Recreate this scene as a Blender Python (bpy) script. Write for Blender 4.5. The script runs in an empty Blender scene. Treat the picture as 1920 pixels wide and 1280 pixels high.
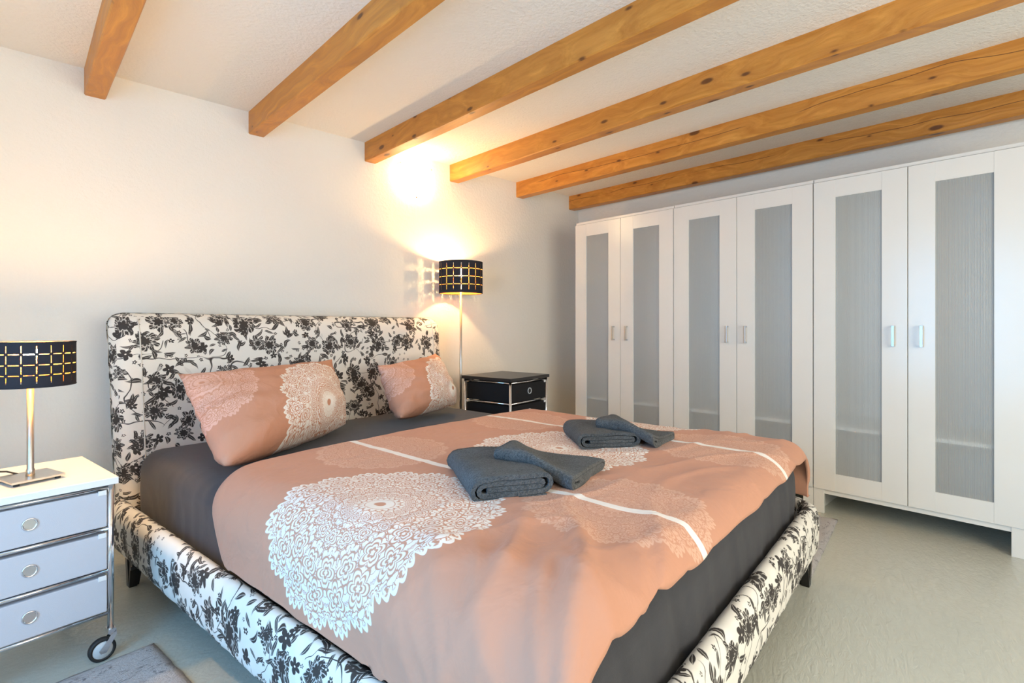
import bpy, bmesh, math, random
from mathutils import Vector, Matrix, noise
R = math.radians
random.seed(7)
scene = bpy.context.scene
COL = scene.collection

# ------------------------------------------------------------------ camera, world, light, exposure
cam_d = bpy.data.cameras.new('camera')
cam = bpy.data.objects.new('camera', cam_d); COL.objects.link(cam)
cam.location = (0, 0, 1.003); cam.rotation_euler = (R(90), 0, R(-43.6))
cam_d.sensor_width = 36; cam_d.lens = 36*983/1920; cam_d.shift_y = -28/1920
cam_d.clip_start = 0.02
scene.camera = cam

world = bpy.data.worlds.new('world'); scene.world = world; world.use_nodes = True
bg = world.node_tree.nodes['Background']
bg.inputs[0].default_value = (0.50, 0.70, 1.0, 1); bg.inputs[1].default_value = 0.5

def area(name, loc, rot, sx, sy, power, col):
    l = bpy.data.lights.new(name, 'AREA'); l.shape = 'RECTANGLE'; l.size = sx; l.size_y = sy
    l.energy = power; l.color = col
    o = bpy.data.objects.new(name, l); COL.objects.link(o); o.location = loc; o.rotation_euler = rot
    return o
# daylight arriving through the two windows behind the camera
area('daylight_side_window', (-1.07, 0.70, 1.02), (0, R(-90), 0), 1.60, 1.20, 29, (0.17, 0.54, 1.0))
area('daylight_rear_window', (1.15, -1.74, 1.28), (R(90), 0, 0), 2.2, 1.4, 41, (1.0, 0.91, 0.71))

vs = scene.view_settings
vs.view_transform = 'Standard'; vs.look = 'None'; vs.gamma = 1.0; vs.exposure = 1.1
vs.use_curve_mapping = False

# ------------------------------------------------------------------ node helpers
class S:
    """a node socket with arithmetic"""
    def __init__(s, g, k): s.g = g; s.k = k
    def __add__(a, b): return a.g.m('ADD', a, b)
    __radd__ = __add__
    def __sub__(a, b): return a.g.m('SUBTRACT', a, b)
    def __rsub__(a, b): return a.g.m('SUBTRACT', b, a)
    def __mul__(a, b): return a.g.m('MULTIPLY', a, b)
    __rmul__ = __mul__
    def __truediv__(a, b): return a.g.m('DIVIDE', a, b)
class G:
    def __init__(s, name, rough=0.5, spec=0.5, metal=0.0, color=(0.8, 0.8, 0.8)):
        s.mat = bpy.data.materials.new(name); s.mat.use_nodes = True
        s.nt = s.mat.node_tree; s.b = s.nt.nodes['Principled BSDF']; s.out = s.nt.nodes['Material Output']
        s.b.inputs['Roughness'].default_value = rough
        s.b.inputs['Metallic'].default_value = metal
        s.b.inputs['Specular IOR Level'].default_value = spec
        s.b.inputs['Base Color'].default_value = (*color, 1)
    def n(s, t): return s.nt.nodes.new(t)
    def put(s, v, inp):
        if isinstance(v, S): s.nt.links.new(v.k, inp)
        elif isinstance(v, (tuple, list)) and len(v) == 3 and inp.type == 'RGBA': inp.default_value = (*v, 1)
        else: inp.default_value = v
    def m(s, op, a, b=None, c=None, clamp=False):
        x = s.n('ShaderNodeMath'); x.operation = op; x.use_clamp = clamp
        s.put(a, x.inputs[0])
        if b is not None: s.put(b, x.inputs[1])
        if c is not None: s.put(c, x.inputs[2])
        return S(s, x.outputs[0])
    def abs(s, a): return s.m('ABSOLUTE', a)
    def mod(s, a, b): return s.m('FLOORED_MODULO', a, b)
    def wrap(s, a, p): return s.m('FLOORED_MODULO', a + p/2, p) - p/2     # signed distance to the nearest multiple
    def step(s, d, soft): return s.m('ADD', d/soft, 0.5, clamp=True)      # 1 where d > 0, soft edge
    def mx(s, a, b): return s.m('MAXIMUM', a, b)
    def mn(s, a, b): return s.m('MINIMUM', a, b)
    def comb(s, x, y, z=0.0):
        c = s.n('ShaderNodeCombineXYZ'); s.put(x, c.inputs[0]); s.put(y, c.inputs[1]); s.put(z, c.inputs[2]); return S(s, c.outputs[0])
    def sep(s, v):
        c = s.n('ShaderNodeSeparateXYZ'); s.put(v, c.inputs[0]); return [S(s, o) for o in c.outputs]
    def coord(s, kind='Object'):
        return S(s, s.n('ShaderNodeTexCoord').outputs[kind])
    def noise(s, vec, scale, detail=2.0, rough=0.5, dist=0.0):
        x = s.n('ShaderNodeTexNoise'); s.put(vec, x.inputs['Vector']); x.inputs['Scale'].default_value = scale
        x.inputs['Detail'].default_value = detail; x.inputs['Roughness'].default_value = rough; x.inputs['Distortion'].default_value = dist
        return S(s, x.outputs[0])
    def vor(s, vec, scale, feature='F1', rnd=1.0, dims='2D'):
        x = s.n('ShaderNodeTexVoronoi'); x.voronoi_dimensions = dims; x.feature = feature
        s.put(vec, x.inputs['Vector']); x.inputs['Scale'].default_value = scale; x.inputs['Randomness'].default_value = rnd
        return x
    def mix(s, f, a, b):
        x = s.n('ShaderNodeMix'); x.data_type = 'RGBA'
        s.put(f, x.inputs[0]); s.put(a, x.inputs[6]); s.put(b, x.inputs[7]); return S(s, x.outputs[2])
    def color(s, c): s.put(c, s.b.inputs['Base Color'])
    def rough(s, c): s.put(c, s.b.inputs['Roughness'])
    def bump(s, h, strength, dist):
        x = s.n('ShaderNodeBump'); x.inputs['Strength'].default_value = strength; x.inputs['Distance'].default_value = dist
        s.put(h, x.inputs['Height']); s.nt.links.new(x.outputs[0], s.b.inputs['Normal'])

def plain(name, color, rough=0.5, metal=0.0, spec=0.5, var=0.06, scale=9.0):
    g = G(name, rough, spec, metal)
    f = g.noise(g.coord(), scale, 3)
    g.color(g.mix(f, tuple(c*(1-var) for c in color), tuple(min(1, c*(1+var)) for c in color)))
    return g.mat

def floral(g, u, v):
    """black botanical print: mask 0..1"""
    u = u*0.86; v = v*0.86
    wv = g.comb(u, v)
    w1 = g.noise(wv, 22, 1); w2 = g.noise(g.comb(u + 5.3, v), 22, 1)
    u = u + (w1 - 0.5)*0.022; v = v + (w2 - 0.5)*0.022
    soft = 0.0014
    def cell(scale, ox, oy, rnd):
        vec = g.comb(u + ox, v + oy); x = g.vor(vec, scale, 'F1', rnd)
        d = g.n('ShaderNodeVectorMath'); d.operation = 'SUBTRACT'
        g.put(vec, d.inputs[0]); g.nt.links.new(x.outputs['Position'], d.inputs[1])
        lx, ly, _ = g.sep(S(g, d.outputs[0])); c = g.sep(S(g, x.outputs['Color']))
        return lx, ly, c
    def polar(lx, ly): return g.m('SQRT', lx*lx + ly*ly), g.m('ARCTAN2', ly, lx)
    # big blossoms
    lx, ly, c = cell(8.6, 0.0, 0.0, 0.75)
    r, a = polar(lx, ly*(0.8 + c[1]*0.6))
    n = g.m('FLOOR', c[1]*4.0) + 6.0
    ph = a*n*0.5 + c[0]*6.28
    edge = (g.abs(g.m('COSINE', ph))*0.36 + 0.64)*(0.030 + c[2]*0.016)
    q = r/edge
    fl = g.step(edge - r, soft)
    ring = g.step(0.06 - g.abs(q - 0.52), 0.08)
    hatch = g.step(g.m('SINE', a*n*3.0 + q*9.0) - 0.72, 0.3)*g.step(q - 0.5, 0.1)
    fl = fl*(1.0 - g.mx(ring, hatch)*0.75)
    # leaves and small blossoms
    def leaves(scale, ox, oy, L, B, keep):
        lx, ly, c = cell(scale, ox, oy, 0.95)
        t = c[0]*6.283; cs = g.m('COSINE', t); sn = g.m('SINE', t)
        x = lx*cs + ly*sn; y = ly*cs - lx*sn
        le = L*(c[1]*0.6 + 0.7)
        y = y + x*x*9.0
        lens = (1.0 - (x/le)*(x/le))*B - g.abs(y)
        mk = g.step(lens, soft)*(1.0 - g.step(0.0007 - g.abs(y), 0.0008)*0.6)
        return mk*g.step(keep - c[2], 0.01)
    def blossoms(scale, ox, oy, rad, lo):
        lx, ly, c = cell(scale, ox, oy, 0.9)
        r, a = polar(lx, ly)
        edge = (g.abs(g.m('COSINE', a*2.5 + c[0]*6.28))*0.55 + 0.45)*(rad*(0.7 + c[1]*0.6))
        return g.step(edge - r, soft)*g.step(c[2] - lo, 0.01)*(1.0 - g.step(0.0022 - r, 0.001))
    m = fl
    m = g.mx(m, leaves(15, 3.1, 1.7, 0.023, 0.0070, 0.75))
    m = g.mx(m, leaves(21, 7.7, 4.9, 0.017, 0.0055, 0.7))
    m = g.mx(m, leaves(19, 1.3, 9.2, 0.019, 0.005, 0.5))
    m = g.mx(m, blossoms(13, 11.7, 6.1, 0.018, 0.4))
    m = g.mx(m, blossoms(30, 2.9, 12.4, 0.007, 0.55))
    # winding stems
    nz = g.noise(g.comb(u + 8.0, v), 6.5, 0)
    st = g.step(0.0045 - g.abs(nz - 0.5), 0.004)*g.step(g.noise(g.comb(u, v, 2.0), 9.0, 0) - 0.46, 0.02)
    nz2 = g.noise(g.comb(u, v + 17.0), 9.0, 0)
    st2 = g.step(0.006 - g.abs(nz2 - 0.45), 0.005)*g.step(nz - 0.5, 0.05)
    return g.mx(m, g.mx(st, st2))

def mandala(g, x, y, Rr, cs, line, nf=18):
    """lace rosette: mask 0..1 (white thread), centred on x,y"""
    r = g.m('SQRT', x*x + y*y); a = g.m('ARCTAN2', y, x)
    k = 6.2831853/nf
    af = g.abs(g.wrap(a, k))
    edge = Rr*(g.abs(g.m('COSINE', a*nf*0.5))*0.085 + g.abs(g.m('COSINE', a*nf*2.5))*0.045 + 0.875)
    disc = g.step(edge - r, 0.002)
    fx = r*g.m('COSINE', af); fy = r*g.m('SINE', af)
    wn = g.noise(g.comb(fx, fy, 7.0), 0.9/cs, 1); wm = g.noise(g.comb(fx, fy, 1.0), 0.9/cs, 1)
    fx2 = fx + (wn - 0.5)*cs*1.9; fy2 = fy + (wm - 0.5)*cs*1.9
    vd = g.vor(g.comb(fx2, fy2*0.8), 1.0/cs, 'DISTANCE_TO_EDGE', 1.0)
    vary = g.noise(g.comb(fx, fy, 5.0), 0.22/cs, 1)
    cut = g.step((vary - 0.22)*2.4*line - S(g, vd.outputs[0]), 0.06)
    arcs = g.step(0.22 - g.abs(g.m('SINE', r*(6.283/(Rr*0.185)) + g.m('COSINE', a*nf)*1.9)), 0.15)
    arcs = arcs*g.step(g.noise(g.comb(fx, fy, 3.0), 60, 0) - 0.46, 0.05)
    cut = g.mx(cut, arcs*0.6)
    for rc, ac, rad, pn in ((0.76, 0.0, 0.125, 3.0), (0.60, k/2, 0.105, 2.5), (0.40, 0.0, 0.075, 2.5), (0.90, k/2, 0.07, 2.5), (0.235, k/2, 0.045, 2.5)):
        dx = fx - Rr*rc*math.cos(ac); dy = fy - Rr*rc*math.sin(ac)
        rr = g.m('SQRT', dx*dx + dy*dy); an = g.m('ARCTAN2', dy, dx)
        e = (g.abs(g.m('COSINE', an*pn))*0.42 + 0.58)*(Rr*rad)
        q = rr/e
        inside = g.step(1.0 - q, 0.05)
        lines = g.mx(g.mx(g.step(0.085 - g.abs(q - 0.93), 0.06), g.step(0.07 - g.abs(q - 0.60), 0.06)), g.step(0.10 - g.abs(q - 0.27), 0.08))
        cut = cut*(1.0 - inside) + lines*inside
    rim = g.step(r - edge*0.965, 0.003)
    cut = cut*(1.0 - rim)
    core = g.step(Rr*0.11 - r, 0.003)
    cut = cut*(1.0 - core)
    hole = g.step(Rr*0.045 - r, 0.002)
    return disc*(1.0 - cut)*(1.0 - hole)

# ------------------------------------------------------------------ materials
def m_plaster(name, col, sc=55, st=0.6):
    g = G(name, 0.85, 0.2)
    c = g.coord()
    f = g.noise(c, 1.3, 3)
    g.color(g.mix(f, tuple(x*0.985 for x in col), col))
    h = g.noise(c, sc, 4, 0.6) + g.noise(c, sc*0.3, 2)*0.6
    g.bump(h, st, 0.006); return g.mat
M = {}
M['wall'] = m_plaster('white_wall_plaster', (0.82, 0.795, 0.74))
M['ceiling'] = m_plaster('white_ceiling_plaster', (0.84, 0.815, 0.765), 75, 0.7)
def m_floor():
    g = G('poured_grey_floor', 0.22, 0.5)
    c = g.coord()
    x, y, z = g.sep(c)
    f = g.noise(c, 1.4, 4, 0.6, 0.5); f2 = g.noise(g.comb(x*3.0 + y*1.2, y*9.0 - x*3.0), 5, 5, 0.65, 1.2)
    col = g.mix(f, (0.50, 0.51, 0.43), (0.60, 0.61, 0.54))
    g.color(g.mix(f2*0.35, col, (0.68, 0.69, 0.65)))
    g.rough(f2*0.16 + 0.10)
    g.bump(f2 + g.noise(c, 38, 4, 0.6, 1.0)*0.5, 0.28, 0.012); return g.mat
M['floor'] = m_floor()
def m_wood(i):
    g = G('pine_beam_%d' % i, 0.42, 0.4)
    c = g.coord(); x, y, z = g.sep(c)
    o = i*3.71
    w = g.noise(g.comb(x*2.0, y*0.9 + o, z*2.0), 2.2, 2)
    grain = g.noise(g.comb(x*26.0 + w*7.0, y*0.8 + o, z*26.0 + w*7.0), 2.0, 4, 0.6)
    ring = g.m('SINE', (x*55.0 + z*75.0 + w*38.0))*0.5 + 0.5
    grain = g.m('ADD', (grain - 0.5)*2.2, 0.5, clamp=True)
    col = g.mix(grain, (0.46, 0.175, 0.024), (0.70, 0.315, 0.062))
    col = g.mix(ring*0.35, col, (0.42, 0.155, 0.028))
    # knots, each a small dark eye drawn out along the grain
    kv = g.vor(g.comb((x + z)*9.0 + o, y*3.6 + o), 1.0, 'F1', 1.0, '2D')
    kd = S(g, kv.outputs['Distance']); kc = g.sep(S(g, kv.outputs['Color']))
    kn = g.step(0.03 + kc[0]*kc[0]*0.10 - kd, 0.05)*g.step(kc[1] - 0.3, 0.01)
    halo = g.step(0.16 - kd, 0.25)*g.step(kc[1] - 0.3, 0.01)
    col = g.mix(halo*0.35, col, (0.36, 0.12, 0.02))
    col = g.mix(kn*0.85, col, (0.085, 0.028, 0.010))
    # a drying crack that wanders along the beam
    if i in (4, 5):
        cr = g.abs(z - 0.012 + (g.noise(g.comb(y, o), 1.6, 2) - 0.5)*0.10)
        ck = g.step(0.0016 - cr, 0.0012)*g.step(g.noise(g.comb(y, o + 9.0), 1.7, 0) - 0.42, 0.05)
        col = g.mix(ck*0.85, col, (0.09, 0.03, 0.012))
    g.color(col); g.rough(grain*0.2 + 0.32)
    g.bump(grain, 0.2, 0.004); return g.mat
M['white'] = plain('white_lacquer', (0.80, 0.79, 0.75), 0.22, var=0.015)
M['white_in'] = plain('white_cabinet_inside', (0.82, 0.82, 0.80), 0.5, var=0.02)
M['chrome'] = plain('chrome', (0.82, 0.82, 0.83), 0.12, 1.0, var=0.03)
M['steel'] = plain('brushed_steel', (0.62, 0.61, 0.59), 0.3, 1.0, var=0.06, scale=60)
M['black_wood'] = plain('black_painted_wood', (0.012, 0.011, 0.011), 0.3, var=0.2)
M['black_board'] = plain('black_board', (0.022, 0.020, 0.020), 0.32, var=0.15)
M['rubber'] = plain('black_rubber', (0.015, 0.015, 0.016), 0.6)
M['wheel'] = plain('pale_grey_plastic', (0.55, 0.58, 0.60), 0.4)
M['white_top'] = plain('white_melamine', (0.83, 0.82, 0.80), 0.3, var=0.02)
M['dark_gap'] = plain('dark_hole', (0.01, 0.01, 0.01), 0.8)
def m_cloth(name, col, var=0.08, fine=900, st=0.25, rough=0.9, sheen=0.0, crumple=0.0):
    g = G(name, rough, 0.15)
    c = g.coord()
    f = g.noise(c, fine, 2)
    f0 = g.noise(c, 6, 3)
    g.color(g.mix(f*0.5 + f0*0.5, tuple(x*(1-var) for x in col), tuple(min(1, x*(1+var)) for x in col)))
    h = f
    if crumple: h = f*0.15 + g.noise(c, 11, 3, 0.5, 0.8)*crumple
    g.bump(h, st, 0.02 if crumple else 0.002)
    g.b.inputs['Sheen Weight'].default_value = sheen
    return g.mat
M['sheet'] = m_cloth('anthracite_jersey_sheet', (0.047, 0.048, 0.057), 0.06, 900, 0.3, 0.75, 0.15, 0.5)
M['box_grey'] = m_cloth('grey_fabric_drawer', (0.56, 0.56, 0.60), 0.05, 700, 0.2)
M['box_black'] = m_cloth('black_fabric_drawer', (0.018, 0.018, 0.020), 0.2, 700, 0.2, 0.7)
def m_towel():
    g = G('slate_terry', 0.95, 0.1); c = g.coord()
    f = g.noise(c, 170, 3, 0.75); f2 = g.noise(c, 14, 3)
    ff = g.m('ADD', (f - 0.5)*2.6 + (f2 - 0.5)*0.8, 0.5, clamp=True)
    g.color(g.mix(ff, (0.018, 0.028, 0.036), (0.130, 0.150, 0.168)))
    g.bump(f + g.noise(c, 420, 2)*0.5, 1.0, 0.012); g.b.inputs['Sheen Weight'].default_value = 0.3
    return g.mat
M['towel'] = m_towel()
def m_floral():
    g = G('white_fabric_black_botanical_print', 0.62, 0.25)
    u, v, _ = g.sep(g.coord('UV'))
    mk = floral(g, u, v)
    g.color(g.mix(mk, (0.80, 0.775, 0.72), (0.050, 0.044, 0.042)))
    c = g.coord()
    g.bump(g.noise(c, 14, 2, 0.5, 0.5)*0.8 + g.noise(c, 700, 1)*0.06, 0.22, 0.012)
    return g.mat
M['floral'] = m_floral()
M['seam'] = m_cloth('white_piping_fabric', (0.72, 0.70, 0.65), 0.05)
PINK = (0.56, 0.285, 0.19); PALE = (0.68, 0.42, 0.31); LACE = (0.86, 0.82, 0.78)
def m_duvet():
    g = G('dusty_pink_cotton_with_lace_rosettes', 0.72, 0.2)
    u, v, _ = g.sep(g.coord('UV'))
    P = 0.785
    us = g.wrap(u + 0.335, P)
    vp = g.wrap(v - 1.0, 0.92)
    pale = mandala(g, us, vp, 0.232, 0.0135, 0.13)*g.step(u + 0.73, 0.001)
    uw = g.wrap(u + 0.70, P)
    wh = mandala(g, uw, v - 1.47, 0.318, 0.0165, 0.10)
    stripe = g.step(0.0125 - g.abs(us), 0.0015)
    col = g.mix(pale*0.85, PINK, PALE)
    col = g.mix(g.mx(stripe, wh), col, LACE)
    g.color(col)
    c = g.coord()
    g.bump(g.noise(c, 9, 3, 0.5, 1.2) + g.noise(c, 900, 1)*0.02, 0.32, 0.018)
    g.b.inputs['Sheen Weight'].default_value = 0.1
    return g.mat
M['duvet'] = m_duvet()
def m_pillow():
    g = G('pink_pillowcase_with_lace_rosettes', 0.72, 0.2)
    u, v, _ = g.sep(g.coord('UV'))          # metres from the case's centre
    wh = mandala(g, u - 0.16, v + 0.13, 0.295, 0.015, 0.11)
    pa = mandala(g, u + 0.36, v - 0.13, 0.20, 0.013, 0.13)
    col = g.mix(pa*0.9, PINK, (0.73, 0.46, 0.38)); col = g.mix(wh, col, LACE); g.color(col)
    c = g.coord(); x, y, z = g.sep(c)
    g.bump(g.noise(c, 12, 3, 0.5, 1.0) + g.noise(c, 900, 1)*0.02, 0.4, 0.018)
    return g.mat
M['pillow'] = m_pillow()
def m_rug():
    g = G('grey_marled_rug', 0.95, 0.1); c = g.coord(); x, y, z = g.sep(c)
    f = g.noise(g.comb(x*1.0, y*2.4), 9, 6, 0.75, 1.5); f2 = g.noise(c, 160, 3, 0.7)
    col = g.mix(f, (0.42, 0.40, 0.41), (0.74, 0.72, 0.72))
    vein = g.step(0.012 - g.abs(g.noise(g.comb(x*1.2, y*3.2, 4.0), 6, 4, 0.6, 1.0) - 0.5), 0.02)*g.step(f - 0.5, 0.1)
    col = g.mix(vein*0.8, col, (0.12, 0.11, 0.12)); col = g.mix(f2*0.3, col, (0.3, 0.29, 0.3))
    g.color(col); g.bump(f2 + f*0.5, 0.8, 0.008); return g.mat
M['rug'] = m_rug()
def m_panel():
    g = G('ribbed_translucent_panel', 0.24, 0.5)
    f = g.noise(g.coord(), 3, 2)
    g.color(g.mix(f, (0.70, 0.71, 0.68), (0.74, 0.75, 0.72)))
    t = g.n('ShaderNodeBsdfTransparent'); t.inputs[0].default_value = (0.95, 0.97, 0.98, 1)
    mxs = g.n('ShaderNodeMixShader'); mxs.inputs[0].default_value = 0.5
    g.nt.links.new(g.b.outputs[0], mxs.inputs[1]); g.nt.links.new(t.outputs[0], mxs.inputs[2])
    g.nt.links.new(mxs.outputs[0], g.out.inputs[0]); return g.mat
M['panel'] = m_panel()
def m_emit(name, col, st):
    g = G(name, 0.4); g.b.inputs['Emission Color'].default_value = (*col, 1); g.b.inputs['Emission Strength'].default_value = st
    f = g.noise(g.coord(), 4, 1); g.color(g.mix(f, (0.8, 0.78, 0.72), (0.82, 0.8, 0.74))); return g.mat
M['globe'] = m_emit('lit_opal_glass', (1.0, 0.72, 0.36), 8.5)
M['bulb'] = m_emit('lit_bulb', (1.0, 0.64, 0.28), 480)
M['bulb_small'] = m_emit('lit_small_bulb', (1.0, 0.62, 0.26), 800)
M['shade'] = m_cloth('black_shade_fabric', (0.030, 0.030, 0.038), 0.1, 600, 0.2, 0.8)
M['gold'] = plain('gold_shade_lining', (0.42, 0.19, 0.035), 0.5, 0.1, var=0.04)
def m_glass():
    g = G('window_glass', 0.03); t = g.n('ShaderNodeBsdfTransparent'); mxs = g.n('ShaderNodeMixShader'); mxs.inputs[0].default_value = 0.94
    f = g.noise(g.coord(), 2, 1); g.color(g.mix(f, (0.8, 0.85, 0.85), (0.82, 0.87, 0.87)))
    g.nt.links.new(g.b.outputs[0], mxs.inputs[1]); g.nt.links.new(t.outputs[0], mxs.inputs[2])
    g.nt.links.new(mxs.outputs[0], g.out.inputs[0]); return g.mat
M['glass'] = m_glass()

# ------------------------------------------------------------------ mesh helpers
def link(o, parent=None):
    COL.objects.link(o)
    if parent: o.parent = parent
    return o
def obj_bm(name, bm, mat, parent=None, smooth=False, loc=None, normals=True):
    if normals: bmesh.ops.recalc_face_normals(bm, faces=bm.faces)
    me = bpy.data.meshes.new(name); bm.to_mesh(me); bm.free()
    me.materials.append(mat)
    if smooth:
        for p in me.polygons: p.use_smooth = True
    o = bpy.data.objects.new(name, me)
    if loc: o.location = loc
    return link(o, parent)
def empty(name, loc=(0, 0, 0), rz=0):
    o = bpy.data.objects.new(name, None); o.empty_display_size = 0.1; o.location = loc; o.rotation_euler = (0, 0, rz); return link(o)
def tag(o, label, cat, group=None):
    o['label'] = label; o['category'] = cat
    if group: o['group'] = group
    return o
def struct(o): o['kind'] = 'structure'; return o
def box(bm, x0, x1, y0, y1, z0, z1, bev=0.0, seg=2):
    r = bmesh.ops.create_cube(bm, size=1)
    bmesh.ops.scale(bm, vec=(x1-x0, y1-y0, z1-z0), verts=r['verts'])
    bmesh.ops.translate(bm, vec=((x0+x1)/2, (y0+y1)/2, (z0+z1)/2), verts=r['verts'])
    if bev:
        es = list({e for v in r['verts'] for e in v.link_edges})
        bmesh.ops.bevel(bm, geom=es, offset=bev, segments=seg, affect='EDGES', profile=0.6)
def part(name, mat, parent, *boxes, bev=0.0, smooth=False):
    bm = bmesh.new()
    for b in boxes: box(bm, *b, bev=bev)
    return obj_bm(name, bm, mat, parent, smooth)
def tube(bm, pts, r, seg=10, cap=True):
    pts = [Vector(p) for p in pts]; rings = []
    n = len(pts); up = Vector((0, 0, 1))
    t0 = (pts[1]-pts[0]).normalized()
    nrm = t0.cross(up if abs(t0.z) < 0.9 else Vector((1, 0, 0))).normalized()
    for i, p in enumerate(pts):
        t = (pts[min(i+1, n-1)] - pts[max(i-1, 0)]).normalized()
        nrm = (nrm - t*nrm.dot(t)).normalized(); b = t.cross(nrm)
        rr = r[i] if isinstance(r, (list, tuple)) else r
        rings.append([bm.verts.new(p + (nrm*math.cos(2*math.pi*k/seg) + b*math.sin(2*math.pi*k/seg))*rr) for k in range(seg)])
    for a, b in zip(rings, rings[1:]):
        for k in range(seg): bm.faces.new((a[k], a[(k+1) % seg], b[(k+1) % seg], b[k]))
    if cap: bm.faces.new(rings[0][::-1]); bm.faces.new(rings[-1])
def lathe(bm, prof, seg=32, mat=Matrix()):
    rings = []
    for r, z in prof:
        if r < 1e-6: rings.append([bm.verts.new(mat @ Vector((0, 0, z)))])
        else: rings.append([bm.verts.new(mat @ Vector((r*math.cos(2*math.pi*k/seg), r*math.sin(2*math.pi*k/seg), z))) for k in range(seg)])
    for a, b in zip(rings, rings[1:]):
        for k in range(seg):
            j = (k+1) % seg
            if len(a) == 1 and len(b) == 1: continue
            if len(a) == 1: bm.faces.new((a[0], b[j], b[k]))
            elif len(b) == 1: bm.faces.new((a[k], a[j], b[0]))
            else: bm.faces.new((a[k], a[j], b[j], b[k]))
def prism(bm, poly, t0, t1, frame):
    """poly of (a,b) extruded from t0 to t1; frame(a,b,t)->Vector"""
    A = [bm.verts.new(frame(a, b, t0)) for a, b in poly]; B = [bm.verts.new(frame(a, b, t1)) for a, b in poly]
    n = len(poly)
    bm.faces.new(A[::-1]); bm.faces.new(B)
    for i in range(n): bm.faces.new((A[i], A[(i+1) % n], B[(i+1) % n], B[i]))
def grid_mesh(name, nu, nv, fn, mat, parent=None, close_u=False, loc=None):
    """fn(i/nu, j/nv) -> (Vector, (u,v))"""
    vs, uv = [], []
    for j in range(nv+1):
        for i in range(nu+1):
            p, t = fn(i/nu, j/nv); vs.append(p); uv.append(t)
    fs = [(j*(nu+1)+i, j*(nu+1)+i+1, (j+1)*(nu+1)+i+1, (j+1)*(nu+1)+i) for j in range(nv) for i in range(nu)]
    me = bpy.data.meshes.new(name)
    o0 = Vector(loc) if loc else Vector((0, 0, 0))
    me.from_pydata([tuple(Vector(v)-o0) for v in vs], [], fs)
    l = me.uv_layers.new(name='UVMap')
    for lp in me.loops: l.data[lp.index].uv = uv[lp.vertex_index]
    for p in me.polygons: p.use_smooth = True
    me.materials.append(mat)
    o = bpy.data.objects.new(name, me)
    if loc: o.location = loc
    return link(o, parent)
def rbox(name, size, r, n, mat, parent=None, deform=None, uvf=None, loc=None):
    """rounded box centred on the origin, dense grid; deform(Vector)->Vector; uvf(Vector, axis)->(u,v)"""
    hx, hy, hz = (s/2 for s in size); bm = bmesh.new(); lay = bm.loops.layers.uv.new('UVMap')
    ins = Vector((hx-r, hy-r, hz-r)); H = (hx, hy, hz)
    for ax in range(3):
        b, c = (ax+1) % 3, (ax+2) % 3
        nb = max(4, int(n*H[b]/max(H))) + 6; nc = max(4, int(n*H[c]/max(H))) + 6
        def par(k, m, h):
            # denser near the rounded edges
            e = 3
            if k <= e: return -h + r*k/e
            if k >= m-e: return h - r*(m-k)/e
            return -h + r + (2*h-2*r)*(k-e)/(m-2*e)
        for sgn in (-1, 1):
            V = {}
            for i in range(nb+1):
                for j in range(nc+1):
                    p = Vector((0, 0, 0)); p[ax] = sgn*H[ax]; p[b] = par(i, nb, H[b]); p[c] = par(j, nc, H[c])
                    q = Vector([max(-ins[k], min(ins[k], p[k])) for k in range(3)])
                    d = p - q
                    V[i, j] = bm.verts.new(q + d.normalized()*r if d.length > 1e-9 else p)
            for i in range(nb):
                for j in range(nc):
                    f = bm.faces.new((V[i, j], V[i+1, j], V[i+1, j+1], V[i, j+1])); f.smooth = True
                    for lp in f.loops: lp[lay].uv = uvf(lp.vert.co, ax, sgn) if uvf else (lp.vert.co[b], lp.vert.co[c])
    bmesh.ops.remove_doubles(bm, verts=bm.verts, dist=1e-5)
    if deform:
        for v in bm.verts: v.co = deform(v.co.copy())
    return obj_bm(name, bm, mat, parent, loc=loc)
def dup(root, loc, rz=0):
    r = root.copy(); COL.objects.link(r); r.location = loc; r.rotation_euler = (0, 0, rz)
    for ch in list(root.children):
        c = ch.copy(); COL.objects.link(c); c.parent = r
        for gch in list(ch.children):
            d = gch.copy(); COL.objects.link(d); d.parent = c
    return r
def fbm(p, s, o=2): return noise.fractal(Vector(p)*s, 1.0, 2.0, o)

# ------------------------------------------------------------------ the room
X0, X1, Y0, Y1, H = -0.95, 3.68, -1.6, 3.0, 2.15
T = 0.14
def slab(name, mat, *bx):
    return struct(part(name, mat, None, *bx))
slab('floor', M['floor'], (X0-T, X1+T, Y0-T, Y1+T, -0.1, 0))
slab('ceiling', M['ceiling'], (X0-T, X1+T, Y0-T, Y1+T, H, H+0.12))
slab('wall_back', M['wall'], (X0-T, X1+T, Y1, Y1+T, 0, H))
slab('wall_right', M['wall'], (X1, X1+T, Y0, Y1, 0, H))
wy0, wy1, wz0, wz1 = 0.06, 1.34, 0.18, 1.90
slab('wall_left', M['wall'], (X0-T, X0, Y0, wy0, 0, H), (X0-T, X0, wy1, Y1, 0, H), (X0-T, X0, wy0, wy1, 0, wz0), (X0-T, X0, wy0, wy1, wz1, H))
vx0, vx1, vz0, vz1 = 0.05, 2.25, 0.6, 1.97
slab('wall_front', M['wall'], (X0-T, vx0, Y0-T, Y0, 0, H), (vx1, X1+T, Y0-T, Y0, 0, H), (vx0, vx1, Y0-T, Y0, 0, vz0), (vx0, vx1, Y0-T, Y0, vz1, H))
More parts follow.
